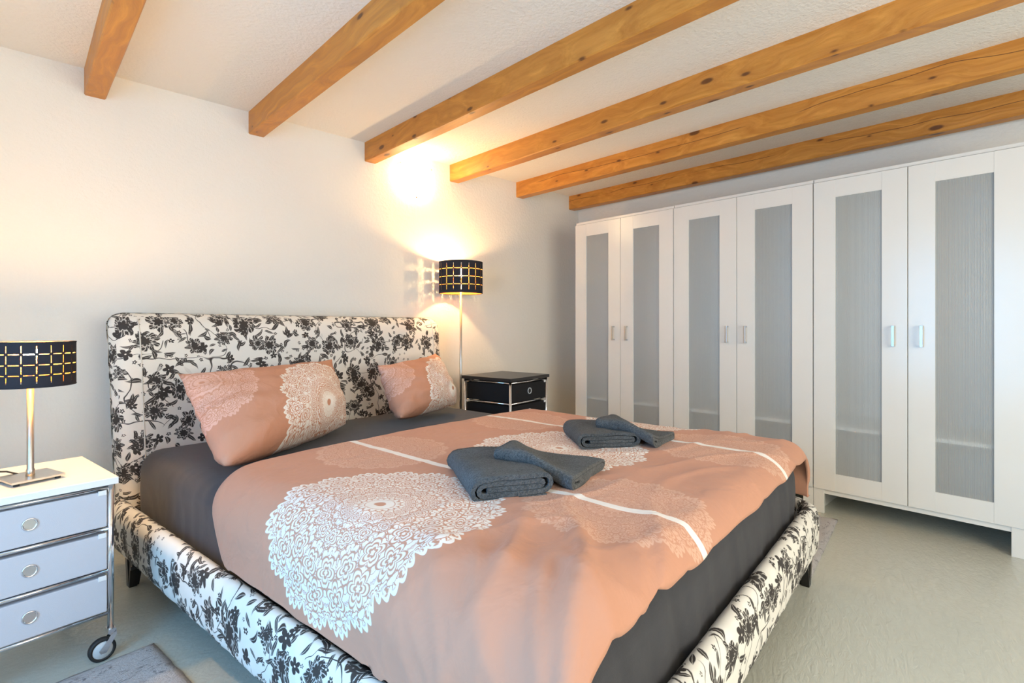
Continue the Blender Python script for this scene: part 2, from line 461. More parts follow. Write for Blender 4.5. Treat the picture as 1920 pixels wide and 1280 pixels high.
def window(name, a0, a1, z0, z1, fr):
    """fr(a0,a1,t0,t1,z0,z1) -> box"""
    w = 0.06
    root = struct(part(name, M['white'], None, fr(a0, a1, 0.03, 0.09, z0, z0+w), fr(a0, a1, 0.03, 0.09, z1-w, z1),
                  fr(a0, a0+w, 0.03, 0.09, z0+w, z1-w), fr(a1-w, a1, 0.03, 0.09, z0+w, z1-w), fr((a0+a1)/2-w/2, (a0+a1)/2+w/2, 0.03, 0.09, z0+w, z1-w)))
    for q0, q1 in ((a0+w, (a0+a1)/2-w/2), ((a0+a1)/2+w/2, a1-w)):
        part('pane', M['glass'], root, fr(q0, q1, 0.055, 0.061, z0+w, z1-w))
window('window_1', wy0, wy1, wz0, wz1, lambda a0, a1, t0, t1, z0, z1: (X0-t1, X0-t0, a0, a1, z0, z1))
window('window_2', vx0, vx1, vz0, vz1, lambda a0, a1, t0, t1, z0, z1: (a0, a1, Y0-t1, Y0-t0, z0, z1))

# ceiling beams
beam_labels = ['pine ceiling beam nearest the left edge, shortest of the six in view',
               'pine ceiling beam second from the left, above the headboard',
               'pine ceiling beam just left of the glowing wall lamp',
               'pine ceiling beam just right of the glowing wall lamp',
               'pine ceiling beam with knots, next to the one along the wardrobe wall',
               'cracked pine ceiling beam running right above the wardrobes along the wall']
for i, x in enumerate((0.268, 0.953, 1.627, 2.288, 2.942, 3.590)):
    bm = bmesh.new(); L = Y1 - Y0
    # long box, cut along its length so the edges can waver slightly
    hw, hh = 0.0395, 0.0590; n = 24; rings = []
    ch = 0.005
    prof = [(-hw+ch, -hh), (hw-ch, -hh), (hw, -hh+ch), (hw, hh), (-hw, hh), (-hw, -hh+ch)]
    for k in range(n+1):
        y = -L/2 + L*k/n
        rings.append([bm.verts.new((a + 0.0025*noise.noise((i*5, y*1.5, a*30)), y, b + (0.0025*noise.noise((i*5+3, y*1.5, b*20)) if b < 0 else 0))) for a, b in prof])
    for a, b in zip(rings, rings[1:]):
        for k in range(6): bm.faces.new((a[k], a[(k+1) % 6], b[(k+1) % 6], b[k]))
    bm.faces.new(rings[0]); bm.faces.new(rings[-1])
    o = obj_bm('ceiling_beam', bm, m_wood(i), None, loc=(x, (Y0+Y1)/2, H - hh))
    tag(o, beam_labels[i], 'beam', 'exposed ceiling beams')

# ------------------------------------------------------------------ wardrobes
WX, WW, WH, WD = 3.15, 0.830, 1.80, 0.50
def make_wardrobe():
    # local: front faces -x at x=0, y from 0 to WW
    root = empty('wardrobe')
    part('body', M['white'], root, (0.022, WD, 0.0, 0.018, 0.0, WH-0.016), (0.022, WD, WW-0.018, WW, 0.0, WH-0.016),
         (0.012, WD, 0.001, WW-0.001, WH-0.016, WH), (0.010, WD, 0.018, WW-0.018, 0.106, 0.128))
    part('back_panel', M['white_in'], root, (WD-0.006, WD, 0.018, WW-0.018, 0.128, WH-0.016))
    part('shelf', M['white_in'], root, (0.026, WD-0.006, 0.018, WW-0.018, 0.455, 0.473))
    for y0, y1 in ((0.0, 0.05), (WW-0.05, WW)):
        part('leg', M['white'], root, (0.006, 0.022, y0, y1, 0.0, 0.1285), bev=0.001)
    dw = WW/2 - 0.003
    z0, z1 = 0.130, WH-0.020
    for k in (0, 1):
        y0 = 0.0015 + k*(WW/2); y1 = y0 + dw
        st = 0.104; rl = 0.092
        door = part('door', M['white'], root, (0.0, 0.018, y0, y0+st, z0, z1), (0.0, 0.018, y1-st, y1, z0, z1), bev=0.0012)
        part('rail', M['white'], door, (0.0008, 0.0172, y0+st, y1-st, z0, z0+rl))
        part('rail', M['white'], door, (0.0008, 0.0172, y0+st, y1-st, z1-rl, z1))
        # ribbed panel
        bm = bmesh.new(); a, b = y0+st, y1-st; n = 40; front, back = [], []
        pz0, pz1 = z0+rl, z1-rl
        cols = []
        for q in range(n*4+1):
            y = a + (b-a)*q/(n*4); x = 0.0085 - 0.0021*abs(math.sin(math.pi*q/4))
            cols.append((bm.verts.new((x, y, pz0)), bm.verts.new((x, y, pz1))))
        for c0, c1 in zip(cols, cols[1:]): bm.faces.new((c0[0], c1[0], c1[1], c0[1]))
        obj_bm('panel', bm, M['panel'], door, smooth=True, normals=False)
        hy = (y1 - 0.054) if k == 0 else (y0 + 0.054)
        part('handle', M['steel'], door, (-0.028, -0.021, hy-0.006, hy+0.006, 0.905, 1.007), (-0.0215, 0.0, hy-0.006, hy+0.006, 0.905, 0.913),
             (-0.0215, 0.0, hy-0.006, hy+0.006, 0.999, 1.007), bev=0.001)
    return root
w0 = make_wardrobe()
w0.location = (WX, 1.768, 0)
tag(w0, 'white wardrobe with two ribbed-panel doors, farthest, in the corner by the bed wall', 'wardrobe', 'white wardrobes along the right wall')
w1 = dup(w0, (WX, 0.936, 0)); w1['label'] = 'white wardrobe with two ribbed-panel doors, middle of the row of three'
w2 = dup(w0, (WX, 0.104, 0)); w2['label'] = 'white wardrobe with two ribbed-panel doors, nearest, cut by the right picture edge'

# ------------------------------------------------------------------ bed
PHI = R(7.0); BO = Vector((1.173, 2.709, 0))
WA = Vector((math.cos(PHI), math.sin(PHI), 0)); LA = Vector((math.sin(PHI), -math.cos(PHI), 0))
def B(lx, d, h): return BO + WA*lx + LA*d + Vector((0, 0, h))
def L2(lx, d, h): return Vector((lx, -d, h))            # the bed's own frame (its empty turns by PHI)
bed = empty('upholstered_bed', BO, PHI)
tag(bed, 'double bed upholstered in white fabric with black botanical print', 'bed')
hbw, hbz0, hbz1, hbt = 1.785, 0.125, 1.062, 0.124
def hb_def(p):
    t = (p.z - hbz0 + (hbz0+hbz1)/2)/(hbz1-hbz0)
    t = max(0, min(1, t))
    y = p.y + 0.055*t**1.4 + 0.030*max(0, (t-0.86)/0.14)**2*(1 if p.y < 0 else 0.6)
    y += 0.020*max(0, (abs(p.x) - 0.80)/0.1)**2*(1 if p.y < 0 else 0.2)
    y += 0.004*fbm((p.x, 0, p.z), 5)
    x = p.x*(1 + 0.022*t)
    return Vector((x, y, p.z))
hb = rbox('headboard', (hbw, hbt, hbz1-hbz0), 0.060, 44, M['floral'], bed, hb_def,
          uvf=lambda c, ax, s: (c.x + (s*(c.y+hbt/2) if ax == 0 else 0), c.z + ((c.y+hbt/2) if ax == 2 else 0)))
hb.location = (0.028, hbt/2, (hbz0+hbz1)/2)
for s in (-1, 1):
    bm = bmesh.new(); pts = []
    for k in range(16):
        z = hbz0 + 0.05 + (0.86)*k/15; p = hb_def(Vector((s*0.80, -hbt/2, z-(hbz0+hbz1)/2)))
        pts.append((p.x, p.y + hbt/2 - 0.0005, z))
    tube(bm, [(a, b - hbt/2, c - (hbz0+hbz1)/2) for a, b, c in pts], 0.003, 6); obj_bm('piping', bm, M['seam'], hb, True)
# padded rails, one U-shaped run cut into three parts at the corners
HWI, DI, RI = 0.845, 2.120, 0.06      # inner half width, inner foot depth, corner radius
path = []
for k in range(161): path.append((Vector((-HWI, 0.01 + (DI-RI-0.01)*k/160, 0)), Vector((-1, 0, 0)), 0))
for k in range(1, 9):
    a = math.pi/2*k/8; path.append((Vector((-HWI+RI-RI*math.cos(a), DI-RI+RI*math.sin(a), 0)), Vector((-math.cos(a), math.sin(a), 0)), 0 if k <= 4 else 1))
for k in range(1, 140): path.append((Vector((-HWI+RI+(2*HWI-2*RI)*k/140, DI, 0)), Vector((0, 1, 0)), 1))
n1 = len(path)
path2 = [(Vector((-p.x, p.y, 0)), Vector((-q.x, q.y, 0)), 2 if s == 0 else 1) for p, q, s in path[:169]][::-1]
path += path2
cum = [0]
for a, b in zip(path, path[1:]): cum.append(cum[-1] + (b[0]-a[0]).length + 0.5*(b[1]-a[1]).length*0.1)
prof = [(0.0, 0.150), (0.022, 0.126), (0.044, 0.130), (0.056, 0.150), (0.061, 0.185), (0.063, 0.230), (0.061, 0.270), (0.053, 0.298), (0.040, 0.313), (0.022, 0.315), (0.006, 0.300), (0.0, 0.26)]
# refine the profile (Catmull-Rom, closed)
P2 = []
for i in range(len(prof)):
    p0, p1, p2, p3 = (Vector(prof[(i+k) % len(prof)]) for k in (-1, 0, 1, 2))
    for t in (0, 0.5):
        P2.append(0.5*((2*p1) + (p2-p0)*t + (2*p0-5*p1+4*p2-p3)*t*t + (3*p1-p0-3*p2+p3)*t**3))
P2.append(P2[0])
vl = [0]
for a, b in zip(P2, P2[1:]): vl.append(vl[-1] + (b-a).length)
def rail(name, i0, i1, label=None):
    def fn(a, b):
        i = i0 + round(a*(i1-i0)); j = round(b*(len(P2)-1))
        p, q, _ = path[i]; o, z = P2[j]
        w = 0.0035*noise.noise((cum[i]*30 + z*6, z*3, 1.0)) + 0.003*noise.noise((cum[i]*9, z*8, 5.0))
        outer = min(1, max(0, o/0.05))
        x = p + q*(o + w*outer)
        return L2(x.x, x.y, z + w*0.6), (cum[i], vl[j])
    o = grid_mesh(name, i1-i0, len(P2)-1, fn, M['floral'], bed)
    bm = bmesh.new(); bm.from_mesh(o.data)
    bmesh.ops.remove_doubles(bm, verts=bm.verts, dist=1e-6); bmesh.ops.recalc_face_normals(bm, faces=bm.faces)
    bmesh.ops.holes_fill(bm, edges=[e for e in bm.edges if e.is_boundary]); bm.to_mesh(o.data); bm.free()
    return o
rail('side_rail', 0, 164); rail('foot_rail', 164, len(path)-1-164); rail('side_rail', len(path)-1-164, len(path)-1)
legp = [(0, 0), (0.034, 0), (0.046, 0.070), (0.056, 0.074), (0.054, 0.088), (0.068, 0.090), (0.072, 0.106), (0.100, 0.112), (0.104, 0.134), (-0.006, 0.134)]
for lx, d, sx, sd in ((-0.872, 0.10, 1, 1), (0.872, 0.10, -1, 1), (-0.82, 2.150, 1, -1), (0.82, 2.150, -1, -1)):
    bm = bmesh.new()
    prism(bm, legp, 0, 0.026, lambda a, b, t: L2(lx + sx*a, d + sd*t, b))
    prism(bm, legp, 0, 0.026, lambda a, b, t: L2(lx + sx*t, d + sd*a, b))
    obj_bm('leg', bm, M['black_wood'], bed)
part('slat_base', M['black_wood'], bed, (-HWI+0.005, HWI-0.005, -DI+0.01, -0.02, 0.15, 0.19))

# mattress with fitted sheet
MW, ML, MZ0, MZ1 = 1.650, 2.080, 0.195, 0.505
def mat_def(p):
    q = p.copy(); q.z += 0.006*fbm((p.x, p.y, 0), 2.2)*(1 if p.z > 0 else 0)
    if p.y < -ML/2+0.12:      # foot face: soft vertical gathers
        k = 0.012*noise.noise((p.x*11 + p.z*2, p.z*3, 2)) + 0.008*noise.noise((p.x*26 + p.z*9, p.z*4, 7))
        q.y += k*(0.4 + 0.6*min(1, max(0, (0.10-p.z)/0.2))) - 0.012*math.cos(min(1, abs(p.z)/0.155)*math.pi/2)
    if abs(p.x) > MW/2-0.1: q.x += math.copysign(0.004*noise.noise((p.y*12, p.z*6, 4)), -p.x)
    return q
mt = rbox('mattress', (MW, ML, MZ1-MZ0), 0.080, 120, M['sheet'], None, mat_def)
mt.location = B(0, 0.02+ML/2, (MZ0+MZ1)/2); mt.rotation_euler = (0, 0, PHI)
tag(mt, 'mattress in a dark anthracite fitted sheet on the printed bed', 'mattress')

# duvet
DT = 0.545
def sect(s, drop):
    """cloth coordinate across the bed -> (x, h, how far down the side)"""
    a = abs(s); x0, r = 0.735, 0.122
    if a < x0: return s, 0.0, 0.0
    t = a - x0
    if t < r*math.pi/2: th = t/r; return math.copysign(x0 + r*math.sin(th), s), -r*(1-math.cos(th)), t
    t -= r*math.pi/2
    return math.copysign(x0 + r + 0.0, s), -r - t, t + r*math.pi/2
def sstep(a, b, x): t = max(0, min(1, (x-a)/(b-a))); return t*t*(3-2*t)
SL, SR = -1.045, 1.045
def duv(a, b):
    s = SL + (SR-SL)*a
    d0 = 0.745 + 0.05*max(0, -s-0.3)**1.0 + 0.7*max(0, abs(s)-0.68)**1.3 + 0.012*noise.noise((s*4, 0, 0)) + (0.10*max(0, s-0.55) if s > 0 else 0)
    d1 = 2.150 + 0.004*noise.noise((s*5, 3, 0))
    v = d0 + (d1-d0)*b
    x, dz, hang = sect(s, 0)
    h = DT + dz
    d = v
    # soft head edge
    e = v - d0
    top = 1.0 if hang < 0.02 else max(0, 1-hang/0.16)
    if e < 0.06: 
        k = 1 - e/0.06; h -= 0.034*k*k*top; x -= math.copysign(0.012*k*k*(1-top), x)
    # foot edge rolls over the mattress and ends just below its rim
    f = v - 2.055
    if f > 0:
        rr = 0.075; th = f/rr
        d = 2.055 + rr*math.sin(min(th, math.pi/2)) + 0.004; h -= rr*(1-math.cos(min(th, math.pi/2)))
        h -= 0.006*noise.noise((s*6, 9, 0)) + max(0, f-rr*math.pi/2)*0.9
    # puff and folds
    pf = 0.010*fbm((s, v, 0.3), 1.7) + 0.004*fbm((s, v, 4), 5)
    lf = sstep(-0.15, -0.75, s)*sstep(1.55, 2.0, v)           # pulled corner: diagonal creases
    ph = (s*0.62 + v*0.78)*1.0
    al, ac = -0.75*s + 0.66*v, 0.66*s + 0.75*v
    rg = 1 - abs(noise.noise((al*1.6, ac*6.5, 3.0)))*2.0; rg2 = 1 - abs(noise.noise((al*2.6 + 7, ac*11, 6.0)))*2.0
    pf += lf*(0.024*max(0, rg)**3 + 0.010*max(0, rg2)**3)
    g2 = sstep(1.2, 2.0, v)
    rg3 = 1 - abs(noise.noise((s*2.2 + v*1.2, v*7 - s*2, 9.0)))*2.0
    pf += (0.25 + 0.75*g2)*0.007*max(0, rg3)**4
    rf = sstep(1.85, 2.1, v)
    pf += rf*0.003*math.sin(s*17 + v*22 + 3*noise.noise((s*2, v*2, 2)))
    if hang > 0.02: 
        k = min(1, hang/0.12); x += math.copysign(pf*k*0.8, s) ; h += pf*(1-k)
    else: h += pf
    if h < 0.335: h = 0.335 - (0.335-h)*0.15; 
    return B(x, d, h), (s, v)
bp = B(0, 1.45, DT)
dv = grid_mesh('duvet', 230, 180, duv, M['duvet'], None, loc=bp)
sm = dv.modifiers.new('thickness', 'SOLIDIFY'); sm.thickness = 0.014; sm.offset = -1
# make sure normals point up
if dv.data.polygons[len(dv.data.polygons)//2].normal.z < 0: dv.data.flip_normals()
tag(dv, 'dusty pink duvet with white and pale lace rosettes and white stripes', 'duvet')

# pillows
def pillow(name, TL, TR, BL, BR, T, W, Hh, seed, label, uv0=(0, 0)):
    c = [B(*p) for p in (TL, TR, BL, BR)]
    ctr = (c[0]+c[1]+c[2]+c[3])/4; base = Vector((ctr.x, ctr.y, 0.505))
    nrm = ((c[1]-c[0])+(c[3]-c[2])).cross((c[0]-c[2])+(c[1]-c[3])).normalized()      # towards the foot
    if nrm.z < 0: nrm = -nrm
    bm = bmesh.new(); lay = bm.loops.layers.uv.new('UVMap'); n = 44; m = 30
    for side in (1, -1):
        V = {}; UV = {}
        for j in range(m+1):
            for i in range(n+1):
                u = -1 + 2*i/n; v = -1 + 2*j/m
                pu = u*(1 - 0.03*(1-v*v)); pv = v*(1 - (0.10 if v > 0 else 0.02)*(1-u*u))
                if v < 0:      # the corners that rest on the sheet are rounded off
                    pu *= 1 - 0.06*abs(v)**5*abs(u)**3; pv *= 1 - 0.05*abs(u)**6
                a, b = (pu+1)/2, (pv+1)/2
                p = c[2]*(1-a)*(1-b) + c[3]*a*(1-b) + c[0]*(1-a)*b + c[1]*a*b
                t = T/2*((1-abs(u)**2.6)*(1-abs(v)**2.6))**0.55
                t *= 1 - 0.28*v
                w = 0.010*fbm((u*2+seed, v*2, side), 1.6)
                edge = (abs(u)**3)
                w += 0.007*edge*math.sin(v*13 + seed + 3*noise.noise((u*2, v*2, seed)))*(1-abs(v)**4)
                w += 0.009*math.sin((v*1.2+u*0.5)*11 + seed + 2*noise.noise((u*3, v*3, seed)))*sstep(0.2, -0.9, u)*(1-abs(u)**6)*(1-abs(v)**4)
                V[i, j] = bm.verts.new(p + nrm*(side*t + (w if 0 < i < n and 0 < j < m else 0)) - base); UV[V[i, j]] = (u*W/2+uv0[0], v*Hh/2+uv0[1])
        for j in range(m):
            for i in range(n):
                q = (V[i, j], V[i+1, j], V[i+1, j+1], V[i, j+1]); f = bm.faces.new(q if side == 1 else q[::-1]); f.smooth = True
                for lp in f.loops: lp[lay].uv = UV[lp.vert]
    bmesh.ops.remove_doubles(bm, verts=bm.verts, dist=1e-4)
    o = obj_bm(name, bm, M['pillow'], None, loc=base)
    return tag(o, label, 'pillow', 'pink lace print pillows')
pillow('pillow', (-0.77, 0.33, 0.825), (0.0, 0.12, 0.835), (-0.80, 0.785, 0.548), (-0.07, 0.38, 0.54), 0.24, 0.80, 0.42, 1.3,
       'large pink lace-print pillow leaning on the headboard, nearer the table lamp')
pillow('pillow', (0.17, 0.27, 0.80), (0.67, 0.17, 0.84), (0.13, 0.50, 0.55), (0.66, 0.37, 0.55), 0.22, 0.66, 0.42, 4.1,
       'smaller pink lace-print pillow by the floor lamp', (-0.03, 0.0))

# ------------------------------------------------------------------ towels
def towel(loc, rz, W, Hh, L, th, seed, label, bend=None, layers=3):
    """folded terry towel: a ribbon wound flat, seen end-on at -y; local x = width, y = length"""
    r = Hh/2; pts = []
    def arc(cx, cz, rad, a0, a1, k=6): return [(cx + rad*math.cos(a0+(a1-a0)*i/k), cz + rad*math.sin(a0+(a1-a0)*i/k)) for i in range(k+1)]
    h0 = th/2; h1 = Hh - th/2
    ro = (h1-h0)/2; zc = (h0+h1)/2
    pts += [(W*0.43, h0), (0, h0), (-W/2+ro+th/2, h0)] + arc(-W/2+ro+th/2, zc, ro, -math.pi/2, -3*math.pi/2)
    pts += [(-W*0.2, h1), (W*0.1, h1)]
    ri = (h1-h0-th*1.02)/2 + th*0.0
    zc2 = h1 - ri
    pts += arc(W/2-ri-th/2, zc2, ri, math.pi/2, -math.pi/2)
    zl = zc2 - ri
    pts += [(W*0.1, zl), (-W*0.2, zl)]
    rj = max(th*0.52, ri - th*0.52)
    if layers >= 3:
        pts += arc(-W/2+th*1.7+rj, zl+rj, rj, -math.pi/2, -3*math.pi/2)
        pts += [(0, zl+2*rj), (W*0.20, zl+2*rj)]
        xr = W/2 - th*2.1 - rj*0.5
        pts += arc(xr, zl+1.5*rj, rj*0.5, math.pi/2, -math.pi/2, 4) + [(0, zl+rj), (-W*0.30, zl+rj)]
    # resample
    P = [Vector(p) for p in pts]; den = []
    for a, b in zip(P, P[1:]):
        k = max(1, int((b-a).length/0.012)); den += [a + (b-a)*i/k for i in range(k)]
    den.append(P[-1])
    nrm = []
    for i in range(len(den)):
        t = (den[min(i+1, len(den)-1)] - den[max(0, i-1)]).normalized(); nrm.append(Vector((-t.y, t.x)))
    ny = 22; bm = bmesh.new(); prof_i = [d + q*th*0.41 for d, q in zip(den, nrm)]; prof_o = [d - q*th*0.41 for d, q in zip(den, nrm)]
    ring = prof_o + prof_i[::-1]; rows = []
    for j in range(ny+1):
        y = -L/2 + L*j/ny
        row = []
        sq = 1 - 0.10*sstep(0.85, 1.0, abs(y)/(L/2))
        for k, p in enumerate(ring):
            x, z = p.x, p.y
            q = Vector((x, y, z))
            w = fbm((x*1+seed, y, z), 14)
            q.z = z*(1 + 0.05*w) + 0.006*fbm((x+seed, y*1.3, 0), 5)*(z/Hh)
            q.x += 0.006*fbm((y+seed, z, 0), 7)
            q.y += 0.005*fbm((x+seed, z*4, 5), 9)
            if bend: q = bend(q)
            row.append(bm.verts.new(q))
        rows.append(row)
    n = len(ring)
    for a, b in zip(rows, rows[1:]):
        for k in range(n): f = bm.faces.new((a[k], a[(k+1) % n], b[(k+1) % n], b[k])); f.smooth = True
    h = len(den)
    for row in (rows[0], rows[-1]):
        for k in range(h-1): bm.faces.new((row[k], row[k+1], row[n-2-k], row[n-1-k]))
    o = obj_bm('folded_towel', bm, M['towel'], None, loc=loc); o.rotation_euler = (0, 0, rz)
    return tag(o, label, 'towel', 'folded slate towels on the duvet')
def seat(x, y, r=0.13):
    zs = [v.co.z + bp.z for v in dv.data.vertices if (v.co.x+bp.x-x)**2 + (v.co.y+bp.y-y)**2 < r*r]
    return sum(zs)/len(zs) + 0.004
towel((1.012, 1.132, seat(1.012, 1.132)), R(-27), 0.225, 0.070, 0.34, 0.0138, 2.0, 'thick folded slate towel with its rolled end facing forward, front pair')
def climb(loc, rz, p0, nrm, up):
    """rest one edge of a towel on its neighbour: rise where it passes the neighbour's side"""
    ca, sa = math.cos(rz), math.sin(rz)
    def f(q):
        wx, wy = loc[0] + ca*q.x - sa*q.y, loc[1] + sa*q.x + ca*q.y
        sd = (wx-p0[0])*nrm[0] + (wy-p0[1])*nrm[1]
        return Vector((q.x, q.y, q.z + up*sstep(0.085, -0.055, sd)))
    return f
def edge_of(loc, rz, W): n = (math.cos(rz), math.sin(rz)); return (loc[0]+n[0]*W/2, loc[1]+n[1]*W/2), n
e = edge_of((1.012, 1.132), R(-27), 0.225); lc = (1.174, 1.062, seat(1.174, 1.062))
towel(lc, R(17), 0.265, 0.044, 0.245, 0.0092, 9.0, 'thin folded slate towel draped against the thick one, front pair', climb(lc, R(17), *e, 0.060), 3)
towel((1.648, 1.238, seat(1.648, 1.238)), R(-38), 0.235, 0.063, 0.27, 0.0125, 15.0, 'thick folded slate towel, rear pair near the wardrobes')
e = edge_of((1.648, 1.238), R(-38), 0.235); lc = (1.742, 1.138, seat(1.742, 1.138))
towel(lc, R(10), 0.225, 0.040, 0.23, 0.0086, 21.0, 'thin folded slate towel leaning on its neighbour, rear pair near the wardrobes', climb(lc, R(10), *e, 0.054), 3)

# ------------------------------------------------------------------ drawer trolleys
def trolley(name, loc, rz, W, D, Hh, nd, top, cloth, label, zb=0.135, face='front', hole=False):
    """front faces -y; origin at the right front foot; x runs from -W to 0"""
    root = empty(name, loc, rz); tag(root, label, 'nightstand', 'drawer trolleys beside the bed')
    tt = 0.020
    part('top', top, root, (-W-0.008, 0.008, -0.008, D+0.008, Hh-tt, Hh), bev=0.0015)
    pr = 0.0085
    for x in (-W+pr, -pr):
        for y in (pr, D-pr):
            bm = bmesh.new(); tube(bm, [(x, y, 0.085), (x, y, Hh-tt)], pr, 12); obj_bm('post', bm, M['chrome'], root, True)
            # castor
            cs = empty_part = None
            bm = bmesh.new(); off = 0.022
            lathe(bm, [(0.0, -0.009), (0.024, -0.009), (0.0262, -0.006), (0.0262, 0.006), (0.024, 0.009), (0.0, 0.009)], 24, Matrix.Translation((x-off, y-0.004, 0.034)) @ Matrix.Rotation(R(90), 4, 'X'))
            wh = obj_bm('castor', bm, M['wheel'], root, True)
            bm = bmesh.new(); lathe(bm, [(0.0258, -0.0095), (0.034, -0.007), (0.034, 0.007), (0.0258, 0.0095), (0.0258, -0.0095)], 28, Matrix.Translation((x-off, y-0.004, 0.034)) @ Matrix.Rotation(R(90), 4, 'X'))
            obj_bm('tyre', bm, M['rubber'], wh, True)
            bm = bmesh.new()
            for yy in (-0.0145, 0.0105):
                prism(bm, [(0.010, 0.086), (-off-0.010, 0.036), (-off-0.006, 0.026), (-off+0.008, 0.026), (0.012, 0.072)], yy-0.0015, yy+0.0015, lambda a, b, t: Vector((x+a, y+t-0.002, b)))
            box(bm, x-0.010, x+0.010, y-0.018, y+0.012, 0.078, 0.090)
            obj_bm('fork', bm, M['chrome'], wh)
    n = nd; z1 = Hh - tt - 0.006; pitch = (z1 - zb)/n
    for k in range(n+1):
        z = zb + pitch*k - (0.004 if k == n else 0)
        bm = bmesh.new(); q = 0.0045
        a, b, c, d = (-W+pr, pr, z), (-pr, pr, z), (-pr, D-pr, z), (-W+pr, D-pr, z)
        for s, e in ((a, b), (b, c), (c, d), (d, a)): tube(bm, [s, e], 0.0055, 8)
        obj_bm('rail', M and bm, M['chrome'], root, True)
    for k in range(n):
        z0 = zb + pitch*k + 0.008; zt = zb + pitch*(k+1) - 0.014
        dr = part('drawer', cloth, root, (-W+0.018, -0.018, 0.004, D-0.012, z0, zt), bev=0.003)
        cx, cz = -W/2, (z0+zt)/2 + 0.004
        rr = 0.0175 if not hole else 0.020
        bm = bmesh.new(); lathe(bm, [(rr*0.72, 0.0), (rr*0.76, 0.003), (rr*0.9, 0.0042), (rr, 0.003), (rr*1.03, 0.0), (rr*0.72, 0.0)], 28, Matrix.Translation((cx, 0.004, cz)) @ Matrix.Rotation(R(90), 4, 'X'))
        obj_bm('grommet', bm, M['chrome'] if not hole else M['wheel'], dr, True)
        bm = bmesh.new(); lathe(bm, [(0, 0.0012), (rr*0.74, 0.0012), (rr*0.74, 0.0)], 24, Matrix.Translation((cx, 0.004, cz)) @ Matrix.Rotation(R(90), 4, 'X'))
        obj_bm('grommet_hole', bm, M['steel'] if not hole else M['dark_gap'], dr)
        part('clip', M['white_top'], dr, (-0.040, -0.020, 0.001, 0.005, zt-0.010, zt+0.004), bev=0.001)
    return root
trolley('drawer_trolley', (0.225, 1.990, 0), R(8), 0.385, 0.39, 0.546, 3, M['white_top'], M['box_grey'],
        'white-topped chrome trolley with three grey drawers and castors, carrying the table lamp')
trolley('drawer_trolley', (2.572, 2.357, 0), R(9), 0.405, 0.385, 0.688, 4, M['black_board'], M['box_black'],
        'black-topped chrome trolley with black drawers, by the floor lamp', hole=True)

# ------------------------------------------------------------------ lamps
def shade(parent, Rr, z0, z1, ncol, levels, zt, slit=0.0024, rot=0.0):
    pitch = 2*math.pi/ncol; a1 = slit/Rr*0.6; a2 = a1 + 0.0035/Rr
    b1, b2 = slit*0.55, slit*0.55 + 0.0035
    angs = []
    for k in range(ncol):
        c = k*pitch + rot
        angs += [(c-a2, c-a1, 'x'), (c-a1, c+a1, 's')] + [(c+a1, c+a2, 'x')]
        q0, q1 = c+a2, c+pitch-a2
        angs += [(q0, (q0+q1)/2, 'b'), ((q0+q1)/2, q1, 'b')]
    lz = [z0 + (z1-z0)*f for f in levels]
    mg = (z1-z0)*zt
    zs = [(z0, z0+mg, 'solid')]
    cur = z0+mg
    for z in lz: zs += [(cur, z-b2, 'body'), (z-b2, z-b1, 'xz'), (z-b1, z+b1, 'hs'), (z+b1, z+b2, 'xz')]; cur = z+b2
    zs += [(cur, z1-mg*0.8, 'body'), (z1-mg*0.8, z1, 'solid')]
    def skin(name, r, mat, par, flip):
        bm = bmesh.new()
        for a0, a3, ka in angs:
            for y0, y1, kz in zs:
                if ka == 's' and kz == 'body': continue
                if ka == 'b' and kz == 'hs': continue
                q = [bm.verts.new((r*math.cos(a), r*math.sin(a), z)) for a, z in ((a0, y0), (a3, y0), (a3, y1), (a0, y1))]
                bm.faces.new(q[::-1] if flip else q)
        bmesh.ops.remove_doubles(bm, verts=bm.verts, dist=1e-5)
        return obj_bm(name, bm, mat, par, True, normals=False)
    s = skin('lamp_shade', Rr, M['shade'], parent, False)
    skin('lining', Rr-0.0018, M['gold'], s, True)
    for z in (z0, z1):
        bm = bmesh.new(); tube(bm, [((Rr-0.001)*math.cos(2*math.pi*k/48), (Rr-0.001)*math.sin(2*math.pi*k/48), z) for k in range(49)], 0.0022, 6)
        obj_bm('rim', bm, M['shade'], s, True)
    bm = bmesh.new()
    for k in range(3):
        a = 2*math.pi*k/3 + 0.5; tube(bm, [(0, 0, z1-0.03), ((Rr-0.002)*math.cos(a), (Rr-0.002)*math.sin(a), z1-0.012)], 0.0015, 6)
    obj_bm('spider', bm, M['chrome'], s)
    return s
def bulb(parent, z, mat, r=0.022):
    bm = bmesh.new(); lathe(bm, [(0, z-r*1.0), (r*0.55, z-r*0.9), (r*0.92, z-r*0.4), (r, z), (r*0.85, z+r*0.5), (r*0.45, z+r*0.9), (0, z+r)], 16)
    obj_bm('bulb', bm, mat, parent, True)
    bm = bmesh.new(); lathe(bm, [(0, z-r*2.6), (0.013, z-r*2.6), (0.013, z-r*1.0), (0, z-r)], 14); obj_bm('socket', bm, M['white_top'], parent, True)

